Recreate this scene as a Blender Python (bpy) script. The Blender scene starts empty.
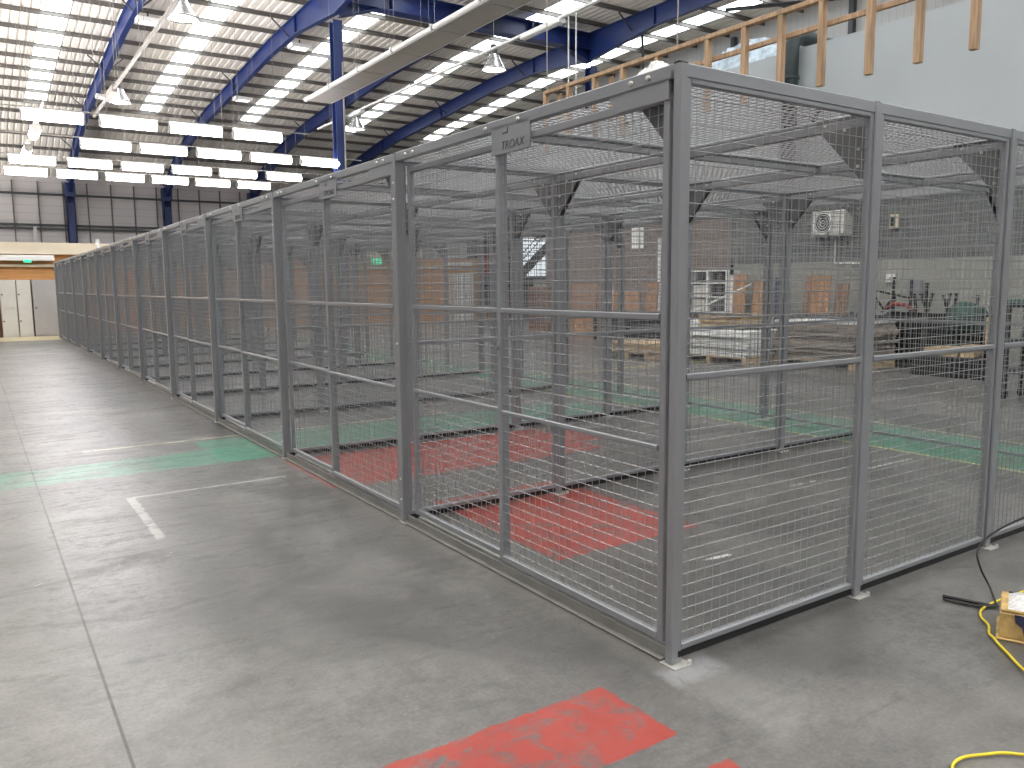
import bpy, math, random
from mathutils import Vector, Matrix
random.seed(7)
SC = bpy.context.scene
COL = SC.collection
H = 2.4          # height of the cages
L = 2.47         # one bay along the front
PW = 1.3         # panel pitch across the depth
ORD = ['nearest', 'second', 'third', 'fourth', 'fifth', 'sixth', 'seventh', 'eighth', 'ninth', 'tenth', 'eleventh']

# ------------------------------------------------------------------ materials
def new_mat(name):
    m = bpy.data.materials.new(name); m.use_nodes = True
    nt = m.node_tree
    b = nt.nodes['Principled BSDF']
    return m, nt, b

def pos(nt):
    g = nt.nodes.new('ShaderNodeNewGeometry')
    return g.outputs['Position']

def noise(nt, scale, detail=3, vec=None, rough=.55, dist=0.0, stretch=None):
    n = nt.nodes.new('ShaderNodeTexNoise')
    n.inputs['Scale'].default_value = scale; n.inputs['Detail'].default_value = detail
    n.inputs['Roughness'].default_value = rough; n.inputs['Distortion'].default_value = dist
    v = vec if vec is not None else pos(nt)
    if stretch:
        mp = nt.nodes.new('ShaderNodeMapping'); mp.inputs['Scale'].default_value = stretch
        nt.links.new(v, mp.inputs['Vector']); v = mp.outputs['Vector']
    nt.links.new(v, n.inputs['Vector'])
    return n.outputs['Fac']

def mth(nt, op, a, b=None, c=None, clamp=False):
    n = nt.nodes.new('ShaderNodeMath'); n.operation = op; n.use_clamp = clamp
    for i, x in enumerate((a, b, c)):
        if x is None: continue
        if isinstance(x, (int, float)): n.inputs[i].default_value = x
        else: nt.links.new(x, n.inputs[i])
    return n.outputs[0]

def ramp(nt, fac, stops):
    r = nt.nodes.new('ShaderNodeValToRGB')
    cr = r.color_ramp
    while len(cr.elements) < len(stops): cr.elements.new(.5)
    for e, (p, c) in zip(cr.elements, stops):
        e.position = p; e.color = (c[0], c[1], c[2], 1)
    nt.links.new(fac, r.inputs['Fac'])
    return r.outputs['Color']

def mix(nt, fac, a, b):
    n = nt.nodes.new('ShaderNodeMix'); n.data_type = 'RGBA'
    if isinstance(fac, (int, float)): n.inputs[0].default_value = fac
    else: nt.links.new(fac, n.inputs[0])
    for i, x in ((6, a), (7, b)):
        if isinstance(x, tuple): n.inputs[i].default_value = (x[0], x[1], x[2], 1)
        else: nt.links.new(x, n.inputs[i])
    return n.outputs[2]

def simple(name, col, rough=.5, metal=0.0, var=.12, scale=6, emit=None, strength=1, bump=0, alpha=None):
    m, nt, b = new_mat(name)
    f = noise(nt, scale, 3)
    lo = tuple(c*(1-var) for c in col); hi = tuple(min(1, c*(1+var)) for c in col)
    nt.links.new(ramp(nt, f, [(.3, lo), (.7, hi)]), b.inputs['Base Color'])
    b.inputs['Roughness'].default_value = rough; b.inputs['Metallic'].default_value = metal
    if emit:
        b.inputs['Emission Color'].default_value = (*emit, 1); b.inputs['Emission Strength'].default_value = strength
    if bump:
        bp = nt.nodes.new('ShaderNodeBump'); bp.inputs['Strength'].default_value = bump; bp.inputs['Distance'].default_value = .01
        nt.links.new(noise(nt, scale*6, 2), bp.inputs['Height']); nt.links.new(bp.outputs[0], b.inputs['Normal'])
    return m

def timber(name, col, stretch=(8, 8, .6), var=.35, rough=.6):
    m, nt, b = new_mat(name)
    f = noise(nt, 3, 4, stretch=stretch, dist=.6)
    lo = tuple(c*(1-var) for c in col); hi = tuple(min(1, c*(1+var)) for c in col)
    nt.links.new(ramp(nt, f, [(.3, lo), (.7, hi)]), b.inputs['Base Color'])
    b.inputs['Roughness'].default_value = rough
    return m

M = {}
M['steel'] = simple('painted_grey_steel', (.265, .275, .295), .32, .3, .05, 3)
M['wire'] = simple('galvanised_wire', (.30, .305, .315), .30, .5, .08, 4)
M['galv'] = simple('galvanised_bright', (.62, .62, .6), .35, .5, .12, 12)
M['hole'] = simple('dark_slot', (.02, .02, .02), .8)
M['blue'] = simple('blue_structural_paint', (.013, .030, .14), .38, 0, .2, 1.2)
M['purlin'] = simple('galvanised_purlin', (.15, .14, .13), .5, .2, .1, 2)
M['white'] = simple('white_enamel', (.75, .75, .74), .4, 0, .04, 3)
M['plasterboard'] = simple('painted_plasterboard', (.47, .50, .52), .7, 0, .05, .35)
M['alu'] = simple('spun_aluminium', (.7, .7, .7), .25, .85, .1, 3)
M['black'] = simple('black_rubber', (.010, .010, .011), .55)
M['darkgrey'] = simple('dark_grey_paint', (.06, .065, .07), .5)
M['track'] = simple('dusty_steel_track', (.20, .197, .19), .5, .2, .15, 5)
M['gusset'] = simple('mid_grey_paint', (.14, .145, .15), .45, .2, .05, 3)
M['yellow'] = simple('yellow_cable_sheath', (.75, .6, .03), .4, 0, .06, 8)
M['duct'] = simple('dark_green_duct', (.02, .035, .035), .35, 0, .2, 3)
M['foil'] = simple('blue_white_sheeting', (.5, .6, .68), .3, 0, .35, 5, bump=.6)
M['plastic'] = simple('crumpled_clear_plastic', (.8, .8, .8), .15, 0, .2, 30, bump=.8)
M['navy'] = simple('torn_navy_wrapping', (.03, .035, .09), .35, 0, .5, 30, bump=.6)
M['tube'] = simple('fluorescent_tube_glass', (.9, .9, .9), .4, 0, 0, 1, (1, .95, .97), 24)
M['lampglow'] = simple('lamp_glow', (.9, .9, .9), .4, 0, 0, 1, (1, .95, .94), 2.2)
M['sky'] = simple('translucent_rooflight_sheet', (.85, .9, .92), .5, 0, .03, 2, (.93, .98, 1), 6.5)
M['timber'] = timber('sawn_pine', (.42, .28, .17))
M['orange'] = timber('orange_plywood', (.52, .25, .085), (.6, 6, 6), .2)
M['oboard'] = timber('orange_boards', (.36, .19, .095), (5, 5, .5), .3)
M['brownb'] = timber('brown_boards', (.24, .135, .08), (5, 5, .5), .3)
M['ply'] = timber('pale_plywood', (.48, .36, .22), (1, 1, 12), .25)
M['greyply'] = timber('grey_stacked_board', (.30, .26, .22), (.8, .8, 30), .5)
M['whiteply'] = timber('white_stacked_board', (.72, .73, .73), (.8, .8, 25), .25)
M['cream'] = simple('cream_fascia', (.62, .55, .42), .6, 0, .05, 1)
M['brown'] = simple('dark_brown_door', (.13, .05, .03), .5)
M['lockw'] = simple('pale_locker_enamel', (.56, .55, .52), .45, 0, .04, 2)
M['lockg'] = simple('grey_locker_enamel', (.36, .35, .35), .45, 0, .05, 2)
M['green'] = simple('green_tarpaulin', (.013, .048, .037), .55, 0, .4, 6, bump=.4)
M['exit'] = simple('green_exit_sign', (.02, .4, .2), .5, 0, 0, 1, (.05, .9, .45), 1.2)
M['red'] = simple('red_plastic', (.20, .03, .025), .5)
M['bluebox'] = simple('blue_plastic', (.04, .05, .085), .5)
M['glass'] = simple('bright_window_pane', (.8, .85, .9), .2, 0, .02, 1, (.85, .93, 1), 1.5)
M['logo'] = simple('engraved_lettering', (.07, .07, .075), .6)
M['yblock'] = simple('yellow_wooden_crate', (.50, .34, .13), .6, 0, .35, 14)
M['greypanel'] = simple('warm_grey_panel', (.33, .31, .28), .45, 0, .06, 2)

def concrete():
    m, nt, b = new_mat('polished_concrete_floor')
    P = pos(nt)
    sp = nt.nodes.new('ShaderNodeSeparateXYZ'); nt.links.new(P, sp.inputs[0])
    X, Y = sp.outputs[0], sp.outputs[1]
    n1 = noise(nt, .45, 5, P, .6, .5)
    n2 = noise(nt, 1.6, 6, P, .65, .8)
    n3 = noise(nt, 14, 5, P, .7)
    n5 = noise(nt, 60, 2, P, .6)
    n4 = noise(nt, 2.2, 5, P, .65, 1.2, stretch=(.35, 1.6, 1))
    s = mth(nt, 'ADD', mth(nt, 'MULTIPLY', n1, .32), mth(nt, 'MULTIPLY', n2, .28))
    s = mth(nt, 'ADD', s, mth(nt, 'MULTIPLY', n3, .22))
    s = mth(nt, 'ADD', s, mth(nt, 'MULTIPLY', n5, .18))
    base = ramp(nt, s, [(.36, (.055, .054, .053)), (.45, (.095, .093, .090)), (.52, (.135, .132, .128)), (.62, (.20, .195, .19))])
    # smeary dark tyre bands
    base = mix(nt, mth(nt, 'MULTIPLY', mth(nt, 'SUBTRACT', .46, n4, clamp=True), 3.2, clamp=True), base, (.075, .074, .073))
    n6 = noise(nt, .8, 3, P, .5, 1.0)  # broad darkening painted in for the blurry shadow bands by the cages
    base = mix(nt, mth(nt, 'MULTIPLY', mth(nt, 'SUBTRACT', .50, n6, clamp=True), 4.5, clamp=True), base, (.07, .069, .068))
    # slightly warm rusty patches
    base = mix(nt, mth(nt, 'MULTIPLY', mth(nt, 'SUBTRACT', n1, .56, clamp=True), 2.0, clamp=True), base, (.20, .175, .165))
    # pale scuffs
    sc = mth(nt, 'GREATER_THAN', noise(nt, 3.1, 8, P, .8, 2.0), .655)
    base = mix(nt, mth(nt, 'MULTIPLY', sc, .5), base, (.34, .34, .33))

    def smooth_in(v, a, bb, soft):
        lo = mth(nt, 'DIVIDE', mth(nt, 'SUBTRACT', v, a), soft, clamp=True)
        hi = mth(nt, 'DIVIDE', mth(nt, 'SUBTRACT', bb, v), soft, clamp=True)
        return mth(nt, 'MULTIPLY', lo, hi)
    XN = mth(nt, 'ADD', X, mth(nt, 'MULTIPLY', mth(nt, 'SUBTRACT', n3, .5), .05))
    YN = mth(nt, 'ADD', Y, mth(nt, 'MULTIPLY', mth(nt, 'SUBTRACT', n3, .5), .05))
    def rect(x0, x1, y0, y1, soft=.012, rag=True):
        return mth(nt, 'MULTIPLY', smooth_in(XN if rag else X, x0, x1, soft), smooth_in(YN if rag else Y, y0, y1, soft))
    wear = mth(nt, 'MULTIPLY', mth(nt, 'SUBTRACT', noise(nt, 7, 7, P, .75, .5), .365, clamp=True), 7, clamp=True)
    wear2 = mth(nt, 'MULTIPLY', mth(nt, 'SUBTRACT', noise(nt, 2.3, 6, P, .7, .5), .31, clamp=True), 5, clamp=True)
    def over(base, mask, col, k=1.0, w=None):
        f = mask
        if w is not None: f = mth(nt, 'MULTIPLY', f, w)
        if k != 1.0: f = mth(nt, 'MULTIPLY', f, k)
        return mix(nt, f, base, col)
    RED = mix(nt, n2, (.27, .036, .029), (.36, .065, .05))
    GREEN = mix(nt, n2, (.035, .21, .13), (.09, .28, .19))
    # green lane across the hall and lane along the back of the cages
    base = over(base, rect(-12, .05, 5.12, 5.80), GREEN, .62, wear2)
    base = over(base, rect(-.5, 4.4, 5.1, 6.3), GREEN, .75, wear)
    base = over(base, rect(4.85, 5.95, -6, 29), GREEN, .8, wear2)
    base = over(base, rect(4.80, 4.86, -6, 29), (.55, .55, .22), .8, wear)
    base = over(base, rect(6.05, 6.11, -6, 29), (.55, .55, .25), .7, wear)
    base = over(base, rect(5.0, 14, 9.0, 9.12), (.62, .55, .12), .8, wear)
    # red bays
    base = over(base, rect(-1.9, -.33, -.375, .05), RED, 1.0, wear)
    base = over(base, rect(-1.9, -.30, -2.2, -.56), RED, 1.0, wear)
    base = over(base, rect(-.04, 2.75, 3.62, 4.88), RED, .95, wear)
    base = over(base, rect(2.75, 3.1, 3.95, 4.6), RED, .9, wear)
    base = over(base, rect(.40, 1.55, 1.30, 2.85), RED, .97, wear)
    # thin painted lines
    base = over(base, rect(-1.5, 2.6, 6.40, 6.46), (.55, .5, .32), .8, wear)
    base = over(base, rect(-1.38, -.2, 4.25, 4.30), (.5, .5, .48), .6, wear)
    base = over(base, rect(-1.43, -1.36, 3.05, 4.3), (.36, .36, .35), .7, wear)
    base = over(base, rect(-.12, .25, -.62, 6.0, .1), (.28, .275, .27), .30)
    base = over(base, rect(.3, 1.3, .78, .84), (.6, .6, .58), .8, mth(nt, 'GREATER_THAN', n2, .52))
    base = over(base, rect(2.2, 4.6, 1.6, 1.64), (.6, .6, .58), .8, mth(nt, 'GREATER_THAN', n2, .54))
    # cream skirting paint at the far end
    base = over(base, rect(-8, 16, 26.4, 29.1), (.50, .43, .25), .85)
    # pale plaster dust at the corner
    base = over(base, rect(-.12, .22, -.16, .03, .05), (.45, .46, .5), .35, wear)
    # joints
    j1 = rect(-1.962, -1.947, -13, 60, .004, False)
    j2 = rect(-13, 28, -.685, -.665, .006)
    j3 = rect(-13, 28, 5.30, 5.31, .003, False)
    j5 = rect(-13, 28, 11.97, 11.985, .004, False)
    j4 = rect(7.0, 7.02, -13, 60, .004, False)
    for j in (j1, j4): base = mix(nt, mth(nt, 'MULTIPLY', j, .9), base, (.03, .03, .028))
    for j in (j3, j5): base = mix(nt, mth(nt, 'MULTIPLY', j, .6), base, (.07, .07, .065))
    base = mix(nt, mth(nt, 'MULTIPLY', j2, mth(nt, 'MULTIPLY', mth(nt, 'SUBTRACT', n2, .42, clamp=True), 3, clamp=True)), base, (.10, .09, .08))
    nt.links.new(base, b.inputs['Base Color'])
    rg = ramp(nt, mth(nt, 'ADD', mth(nt, 'MULTIPLY', n4, .6), mth(nt, 'MULTIPLY', n3, .4)), [(.35, (.48,)*3), (.5, (.30,)*3), (.65, (.52,)*3)])
    nt.links.new(rg, b.inputs['Roughness'])
    b.inputs['Specular IOR Level'].default_value = .55
    bp = nt.nodes.new('ShaderNodeBump'); bp.inputs['Strength'].default_value = .4; bp.inputs['Distance'].default_value = .006
    nt.links.new(mth(nt, 'ADD', mth(nt, 'MULTIPLY', n3, .5), n4), bp.inputs['Height']); nt.links.new(bp.outputs[0], b.inputs['Normal'])
    return m
M['floor'] = concrete()

def blockwork():
    m, nt, b = new_mat('concrete_blockwork')
    P = pos(nt)
    sp = nt.nodes.new('ShaderNodeSeparateXYZ'); nt.links.new(P, sp.inputs[0])
    cb = nt.nodes.new('ShaderNodeCombineXYZ')
    nt.links.new(sp.outputs[1], cb.inputs[0]); nt.links.new(sp.outputs[2], cb.inputs[1])
    def brick(c1, c2, mc):
        br = nt.nodes.new('ShaderNodeTexBrick')
        br.inputs['Scale'].default_value = 1.0
        br.inputs['Brick Width'].default_value = .45; br.inputs['Row Height'].default_value = .225
        br.inputs['Mortar Size'].default_value = .009; br.inputs['Mortar Smooth'].default_value = .1
        br.inputs['Color1'].default_value = (*c1, 1); br.inputs['Color2'].default_value = (*c2, 1)
        br.inputs['Mortar'].default_value = (*mc, 1)
        nt.links.new(cb.outputs[0], br.inputs['Vector'])
        return br.outputs['Color']
    grey = brick((.085, .093, .095), (.12, .13, .13), (.25, .26, .26))
    pale = brick((.27, .28, .25), (.31, .31, .28), (.40, .40, .37))
    pink = brick((.17, .13, .12), (.22, .175, .16), (.30, .27, .25))  # far blocks tinted pink, the cast of the lights put into the colour
    zz = sp.outputs[2]
    low = mth(nt, 'LESS_THAN', zz, 2.03)
    far = mth(nt, 'GREATER_THAN', sp.outputs[1], 12.3)
    c = mix(nt, low, grey, pale)
    c = mix(nt, far, c, pink)
    c = mix(nt, mth(nt, 'MULTIPLY', noise(nt, 4, 5, P), .35), c, (.22, .22, .21))
    nt.links.new(c, b.inputs['Base Color']); b.inputs['Roughness'].default_value = .85
    return m
M['block'] = blockwork()

def cladding(name, col, axis, pitch, depth=.25):
    m, nt, b = new_mat(name)
    P = pos(nt)
    sp = nt.nodes.new('ShaderNodeSeparateXYZ'); nt.links.new(P, sp.inputs[0])
    w = mth(nt, 'FRACT', mth(nt, 'DIVIDE', sp.outputs[axis], pitch))
    g = mth(nt, 'LESS_THAN', w, .12)
    c = mix(nt, g, col, tuple(x*(1-depth) for x in col))
    nt.links.new(c, b.inputs['Base Color']); b.inputs['Roughness'].default_value = .5
    return m
M['farclad'] = cladding('pale_horizontal_wall_cladding', (.70, .67, .67), 2, .5, .14)
M['gable'] = cladding('pale_gable_cladding', (.50, .50, .49), 1, .3, .12)
M['roofsheet'] = simple('ivory_roof_liner_sheet', (.80, .76, .70), .5, 0, .04, .5)

# ------------------------------------------------------------------ mesh helpers
class MB:
    def __init__(s): s.v = []; s.f = []; s.m = []
    def add(s, vs, fs, mi=0):
        o = len(s.v); s.v += [tuple(p) for p in vs]
        for f in fs: s.f.append(tuple(o+i for i in f)); s.m.append(mi)
    def box(s, x0, x1, y0, y1, z0, z1, mi=0):
        vs = [(x, y, z) for z in (z0, z1) for y in (y0, y1) for x in (x0, x1)]
        s.add(vs, [(0, 2, 3, 1), (4, 5, 7, 6), (0, 1, 5, 4), (2, 6, 7, 3), (0, 4, 6, 2), (1, 3, 7, 5)], mi); return s
    def bbox(s, x0, x1, y0, y1, z0, z1, c=.004, mi=0):
        """box with its long edges chamfered (octagonal prism along the longest axis)"""
        dx, dy, dz = x1-x0, y1-y0, z1-z0
        ax = max(range(3), key=lambda i: (dx, dy, dz)[i])
        lo = [x0, y0, z0]; hi = [x1, y1, z1]
        a, b = [i for i in range(3) if i != ax]
        c = min(c, (hi[a]-lo[a])/3, (hi[b]-lo[b])/3)
        ring = [(lo[a]+c, lo[b]), (hi[a]-c, lo[b]), (hi[a], lo[b]+c), (hi[a], hi[b]-c), (hi[a]-c, hi[b]), (lo[a]+c, hi[b]), (lo[a], hi[b]-c), (lo[a], lo[b]+c)]
        vs = []
        for t in (lo[ax], hi[ax]):
            for p, q in ring:
                v = [0, 0, 0]; v[ax] = t; v[a] = p; v[b] = q; vs.append(v)
        fs = [(i, (i+1) % 8, (i+1) % 8+8, i+8) for i in range(8)] + [tuple(range(7, -1, -1)), tuple(range(8, 16))]
        s.add(vs, fs, mi); return s
    def bar(s, p, q, w, h=None, mi=0, up=(0, 0, 1)):
        h = h or w
        p = Vector(p); q = Vector(q); d = (q-p).normalized(); u = Vector(up)
        if abs(d.dot(u)) > .98: u = Vector((0, 1, 0))
        r = d.cross(u).normalized(); u = r.cross(d)
        vs = [t+r*a*w/2+u*b*h/2 for t in (p, q) for a, b in ((-1, -1), (1, -1), (1, 1), (-1, 1))]
        s.add(vs, [(0, 1, 2, 3), (7, 6, 5, 4), (0, 4, 5, 1), (1, 5, 6, 2), (2, 6, 7, 3), (3, 7, 4, 0)], mi); return s
    def tube(s, pts, r, n=8, mi=0, flat=1.0):
        pts = [Vector(p) for p in pts]; rings = []
        u = None
        for i, p in enumerate(pts):
            d = (pts[min(i+1, len(pts)-1)]-pts[max(i-1, 0)]).normalized()
            if u is None:
                u = Vector((0, 0, 1)) if abs(d.z) < .9 else Vector((1, 0, 0))
            a = d.cross(u).normalized(); u = a.cross(d).normalized()
            rr = r[i] if isinstance(r, (list, tuple)) else r
            rings.append([p+a*rr*math.cos(t*2*math.pi/n)+u*rr*flat*math.sin(t*2*math.pi/n) for t in range(n)])
        vs = [v for rg in rings for v in rg]; fs = []
        for i in range(len(rings)-1):
            for t in range(n):
                a, b = i*n+t, i*n+(t+1) % n
                fs.append((a, b, b+n, a+n))
        fs.append(tuple(range(n-1, -1, -1))); fs.append(tuple(range((len(rings)-1)*n, len(rings)*n)))
        s.add(vs, fs, mi); return s
    def lathe(s, prof, n=20, c=(0, 0, 0), mi=0):
        vs = [(c[0]+r*math.cos(2*math.pi*t/n), c[1]+r*math.sin(2*math.pi*t/n), c[2]+z) for r, z in prof for t in range(n)]
        fs = [(i*n+t, i*n+(t+1) % n, (i+1)*n+(t+1) % n, (i+1)*n+t) for i in range(len(prof)-1) for t in range(n)]
        s.add(vs, fs, mi); return s
    def prism(s, poly, axis, a, b, mi=0):
        """extrude a polygon given in the two other axes from a to b along axis"""
        o = [i for i in range(3) if i != axis]; vs = []
        for t in (a, b):
            for p in poly:
                v = [0, 0, 0]; v[axis] = t; v[o[0]] = p[0]; v[o[1]] = p[1]; vs.append(v)
        n = len(poly)
        s.add(vs, [(i, (i+1) % n, (i+1) % n+n, i+n) for i in range(n)]+[tuple(range(n-1, -1, -1)), tuple(range(n, 2*n))], mi); return s
    def mesh(s, name, mats, smooth=False):
        me = bpy.data.meshes.new(name); me.from_pydata(s.v, [], s.f); me.update()
        for m in (mats if isinstance(mats, (list, tuple)) else [mats]): me.materials.append(M[m] if isinstance(m, str) else m)
        me.polygons.foreach_set('material_index', s.m)
        if smooth: me.polygons.foreach_set('use_smooth', [True]*len(me.polygons))
        me.validate()
        return me
    def build(s, name, mats, parent=None, loc=(0, 0, 0), rz=0, smooth=False):
        return put(name, s.mesh(name, mats, smooth), parent, loc, rz)

def put(name, me, parent=None, loc=(0, 0, 0), rz=0, rot=None):
    o = bpy.data.objects.new(name, me); COL.objects.link(o)
    o.location = loc; o.rotation_euler = rot if rot else (0, 0, rz)
    if parent: o.parent = parent
    return o
def empty(name, loc=(0, 0, 0), rz=0):
    o = put(name, None, None, loc, rz); o.empty_display_size = .2; return o
def tag(o, label, cat, group=None):
    o['label'] = label; o['category'] = cat
    if group: o['group'] = group
    return o
def structure(o): o['kind'] = 'structure'; return o

# ------------------------------------------------------------------ camera
cam_d = bpy.data.cameras.new('camera'); cam = bpy.data.objects.new('camera', cam_d); COL.objects.link(cam)
f = 804.8; yaw, pit, roll = .5893, -.1229, -.0089
fw = Vector((math.sin(yaw)*math.cos(pit), math.cos(yaw)*math.cos(pit), math.sin(pit)))
r = Vector((math.cos(yaw), -math.sin(yaw), 0)); u = r.cross(fw)
r2 = r*math.cos(roll)+u*math.sin(roll); u2 = -r*math.sin(roll)+u*math.cos(roll)
mw = Matrix((r2, u2, -fw)).transposed().to_4x4(); mw.translation = Vector((-2.288, -2.260, 1.574))
cam.matrix_world = mw
cam_d.sensor_width = 36; cam_d.sensor_fit = 'HORIZONTAL'; cam_d.lens = f*36/1024; cam_d.clip_end = 300; cam_d.clip_start = .05
SC.camera = cam

# ------------------------------------------------------------------ the building
X0, X1, Y0, Y1 = -12, 27.8, -14, 60
PROF = [(-14, 13.0), (28, 13.0), (35, 12.8), (41, 12.35), (47, 11.9), (51, 11.4), (54, 10.9), (57, 10.0), (60, 8.9)]
def zr(y):
    for (a, za), (b, zb) in zip(PROF, PROF[1:]):
        if y <= b: return za+(zb-za)*(y-a)/(b-a)
    return PROF[-1][1]
YS = [-14, -5, 5, 15, 22, 28, 31.5, 35, 38, 41, 44, 47, 49, 51, 52.5, 54, 55.5, 57, 58.5, 60]

structure(MB().box(X0, X1, Y0, Y1, -.2, 0).build('floor', 'floor'))

SKX = [-4.6, 1.45, 7.1, 12.7, 19.15, 25.2]; SW = .50
def ribbed(x0, x1, YS=YS):
    b = MB(); p = .3333; prof = []
    x = x0
    while x < x1-1e-6:
        for dx, dz in ((0, 0), (.04, .045), (.10, .045), (.14, 0)):
            if x+dx < x1: prof.append((x+dx, dz))
        x += p
    prof.append((x1, 0))
    n = len(prof)
    vs = [(px, y, zr(y)+dz) for y in YS for px, dz in prof]
    fs = [(i*n+k, i*n+k+1, (i+1)*n+k+1, (i+1)*n+k) for i in range(len(YS)-1) for k in range(n-1)]
    b.add(vs, fs); return b
ceil_b = MB()
edges = [X0]+[e for s in SKX for e in (s-SW, s+SW)]+[X1+.2]
for a, b_ in zip(edges[::2], edges[1::2]):
    t = ribbed(a, b_); ceil_b.add(t.v, t.f)
for s in SKX:
    t = ribbed(s-SW, s+SW, [q for q in YS if q >= 49]); ceil_b.add(t.v, t.f)
ceiling = structure(ceil_b.build('ceiling', 'roofsheet'))
for s in SKX:
    t = ribbed(s-SW, s+SW, [q for q in YS if q <= 49]); t.build('skylight', 'sky', ceiling)
ypos = []
y = Y0+.4
while y < 59.5: ypos.append(y); y += 2.0 if y < 40 else 1.75
for y in ypos:
    z = zr(y); b = MB()
    b.box(X0, X1, y-.012, y+.012, z-.17, z-.005)
    b.box(X0, X1, y-.012, y+.05, z-.175, z-.16); b.box(X0, X1, y-.05, y+.012, z-.02, z-.002)
    b.build('purlin', 'purlin', ceiling)

# far wall with girts
wf = structure(MB().box(X0, X1, 60, 60.2, 0, 9.2).build('wall_far', 'farclad'))
for z in (7.75, 5.75, 5.5):
    MB().box(X0, X1, 59.75, 59.85, z-.07, z+.07).build('girt', 'darkgrey', wf)
b = MB()
x = X0+.9
while x < 26:
    b.box(x-.035, x+.035, 59.86, 59.98, 3, 8.6)
    x += 1.45
b.build('sheeting_post', 'purlin', wf)
for x in (1.6, -3.2): MB().box(x-.09, x+.09, 59.5, 59.7, 3.0, 5.6).build('downpipe', 'white', wf)
wr = structure(MB().box(X1, X1+.2, Y0, 60, 0, 13.2).build('wall_right', 'gable'))
for y, zt in ((6, 12.7), (12, 12.7), (18, 12.7), (24, 12.7)):
    MB().box(X1-.25, X1-.02, y-.1, y+.1, 0, zt).build('gable_post', 'darkgrey', wr)

# steel frames
def ibeam_path(b, x, pts, w=.22, tf=.03):
    """pts: (y, z_bottom, z_top)"""
    for (ya, ba, ta), (yb, bb, tb) in zip(pts, pts[1:]):
        b.prism([(ya, ba), (yb, bb), (yb, bb+tf), (ya, ba+tf)], 0, x-w/2, x+w/2)
        b.prism([(ya, ta-tf), (yb, tb-tf), (yb, tb), (ya, ta)], 0, x-w/2, x+w/2)
        b.prism([(ya, ba), (yb, bb), (yb, tb), (ya, ta)], 0, x-.012, x+.012)
RX = {1: 3.75, 2: 9.76, 3: 15.78, 4: 21.8, 0: -2.3}
names_r = {0: 'leftmost, beyond the edge of the photo', 1: 'first from the left of the photo', 2: 'second from the left, meeting the tall central column', 3: 'third from the left, behind the long heating panel', 4: 'rightmost, with the haunch on the column behind the timber frame'}
for k, x in RX.items():
    if k == 0: continue
    pts = []
    col = k in (2, 4)
    for y in [-14, 8, 15, 20, 23, 25.5, 27.2, 29, 31.5, 35, 38, 41, 44, 47, 49.2, 49.3, 51, 52.5, 54, 55.5, 57, 58.5, 59.8]:
        z = zr(y); d = .72
        if col and 22 < y < 33: d = .70+.5*max(0, 1-abs(y-27.2)/4.6)
        if y >= 49.3: d = .72+.5*(y-49.3)/10.5
        pts.append((y, z-.24-d, z-.24))
    b = MB(); ibeam_path(b, x, pts)
    # stiffeners
    for y in (23, 31.5, 41, 49.2):
        z = zr(y)-.24; b.box(x-.11, x+.11, y-.01, y+.01, z-.7, z)
    o = b.build('roof_rafter', 'blue')
    tag(o, 'blue steel roof rafter, %s' % names_r[k], 'roof beam', None)
    for y in ypos[3::4]:
        if y > 55: continue
        z = zr(y)
        for sgn in (-1, 1):
            MB().bar((x+sgn*.03, y, z-.85), (x+sgn*.75, y, z-.2), .05, .05).build('fly_brace', 'darkgrey', o)
    # column on the far wall
    c = MB()
    c.prism([(59.2, 0), (59.75, 0), (59.75, 8.4), (58.9, 8.4), (59.2, 7.2)], 0, x-.015, x+.015)
    c.box(x-.26, x+.26, 59.17, 59.2, 0, 7.2); c.box(x-.26, x+.26, 59.72, 59.75, 0, 8.5)
    c.box(x-.26, x-.20, 59.17, 59.72, 0, 8.2); c.box(x+.20, x+.26, 59.17, 59.72, 0, 8.2)
    c.box(x-.30, x+.30, 58.9, 59.75, 7.6, 8.5)
    tag(c.build('steel_column', 'blue'), 'blue steel column against the far pale wall, %s from the left of the photo' % ['', 'first', 'second', 'third', 'fourth'][k], 'column')
def big_column(x, y, ztop, label):
    t = empty('steel_column', (x, y, 0)); tag(t, label, 'column')
    b = MB(); w = .36; h = .42
    b.box(-w/2, w/2, -h/2, -h/2+.03, .03, ztop); b.box(-w/2, w/2, h/2-.03, h/2, .03, ztop); b.box(-.012, .012, -h/2+.03, h/2-.03, .03, ztop)
    b.build('shaft', 'blue', t)
    MB().box(-.3, .3, -.3, .3, 0, .03).build('base_plate', 'darkgrey', t)
    MB().tube([(.12, -.26, .05), (.12, -.26, ztop-1.5)], .035, 8).build('downpipe', 'greypanel', t)
big_column(9.78, 27.4, 11.35, 'tall blue interior column rising behind the cages left of the long heating panel')
big_column(21.95, 27.3, 11.35, 'tall blue interior column behind the left end of the hanging timber frame')
b = MB(); zb, zt = 12.0, 12.72
b.box(9.8, 21.9, 27.0, 27.6, zb, zb+.04); b.box(9.8, 21.9, 27.0, 27.6, zt-.04, zt); b.box(9.8, 21.9, 27.28, 27.32, zb, zt)
for xa, sg in ((9.9, 1), (21.8, -1)):
    b.prism([(xa, 11.5), (xa, zb+.02), (xa+sg*1.5, zb+.02)], 1, 27.28, 27.32)
    b.bar((xa, 27.3, 11.5), (xa+sg*1.5, 27.3, zb), .4, .03)
for xx in (12, 15.78, 18.5): b.box(xx-.01, xx+.01, 27.02, 27.58, zb, zt)
tag(b.build('spine_beam', 'blue'), 'deep blue spine beam joining the heads of the two interior columns', 'roof beam')
tag(MB().tube([(22.0, 19.5, 11.7), (27.7, 13.6, 11.9)], .07, 8).build('wind_brace', 'darkgrey'), 'dark tubular roof brace running from the rightmost rafter to the gable above the timber frame', 'brace')
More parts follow.
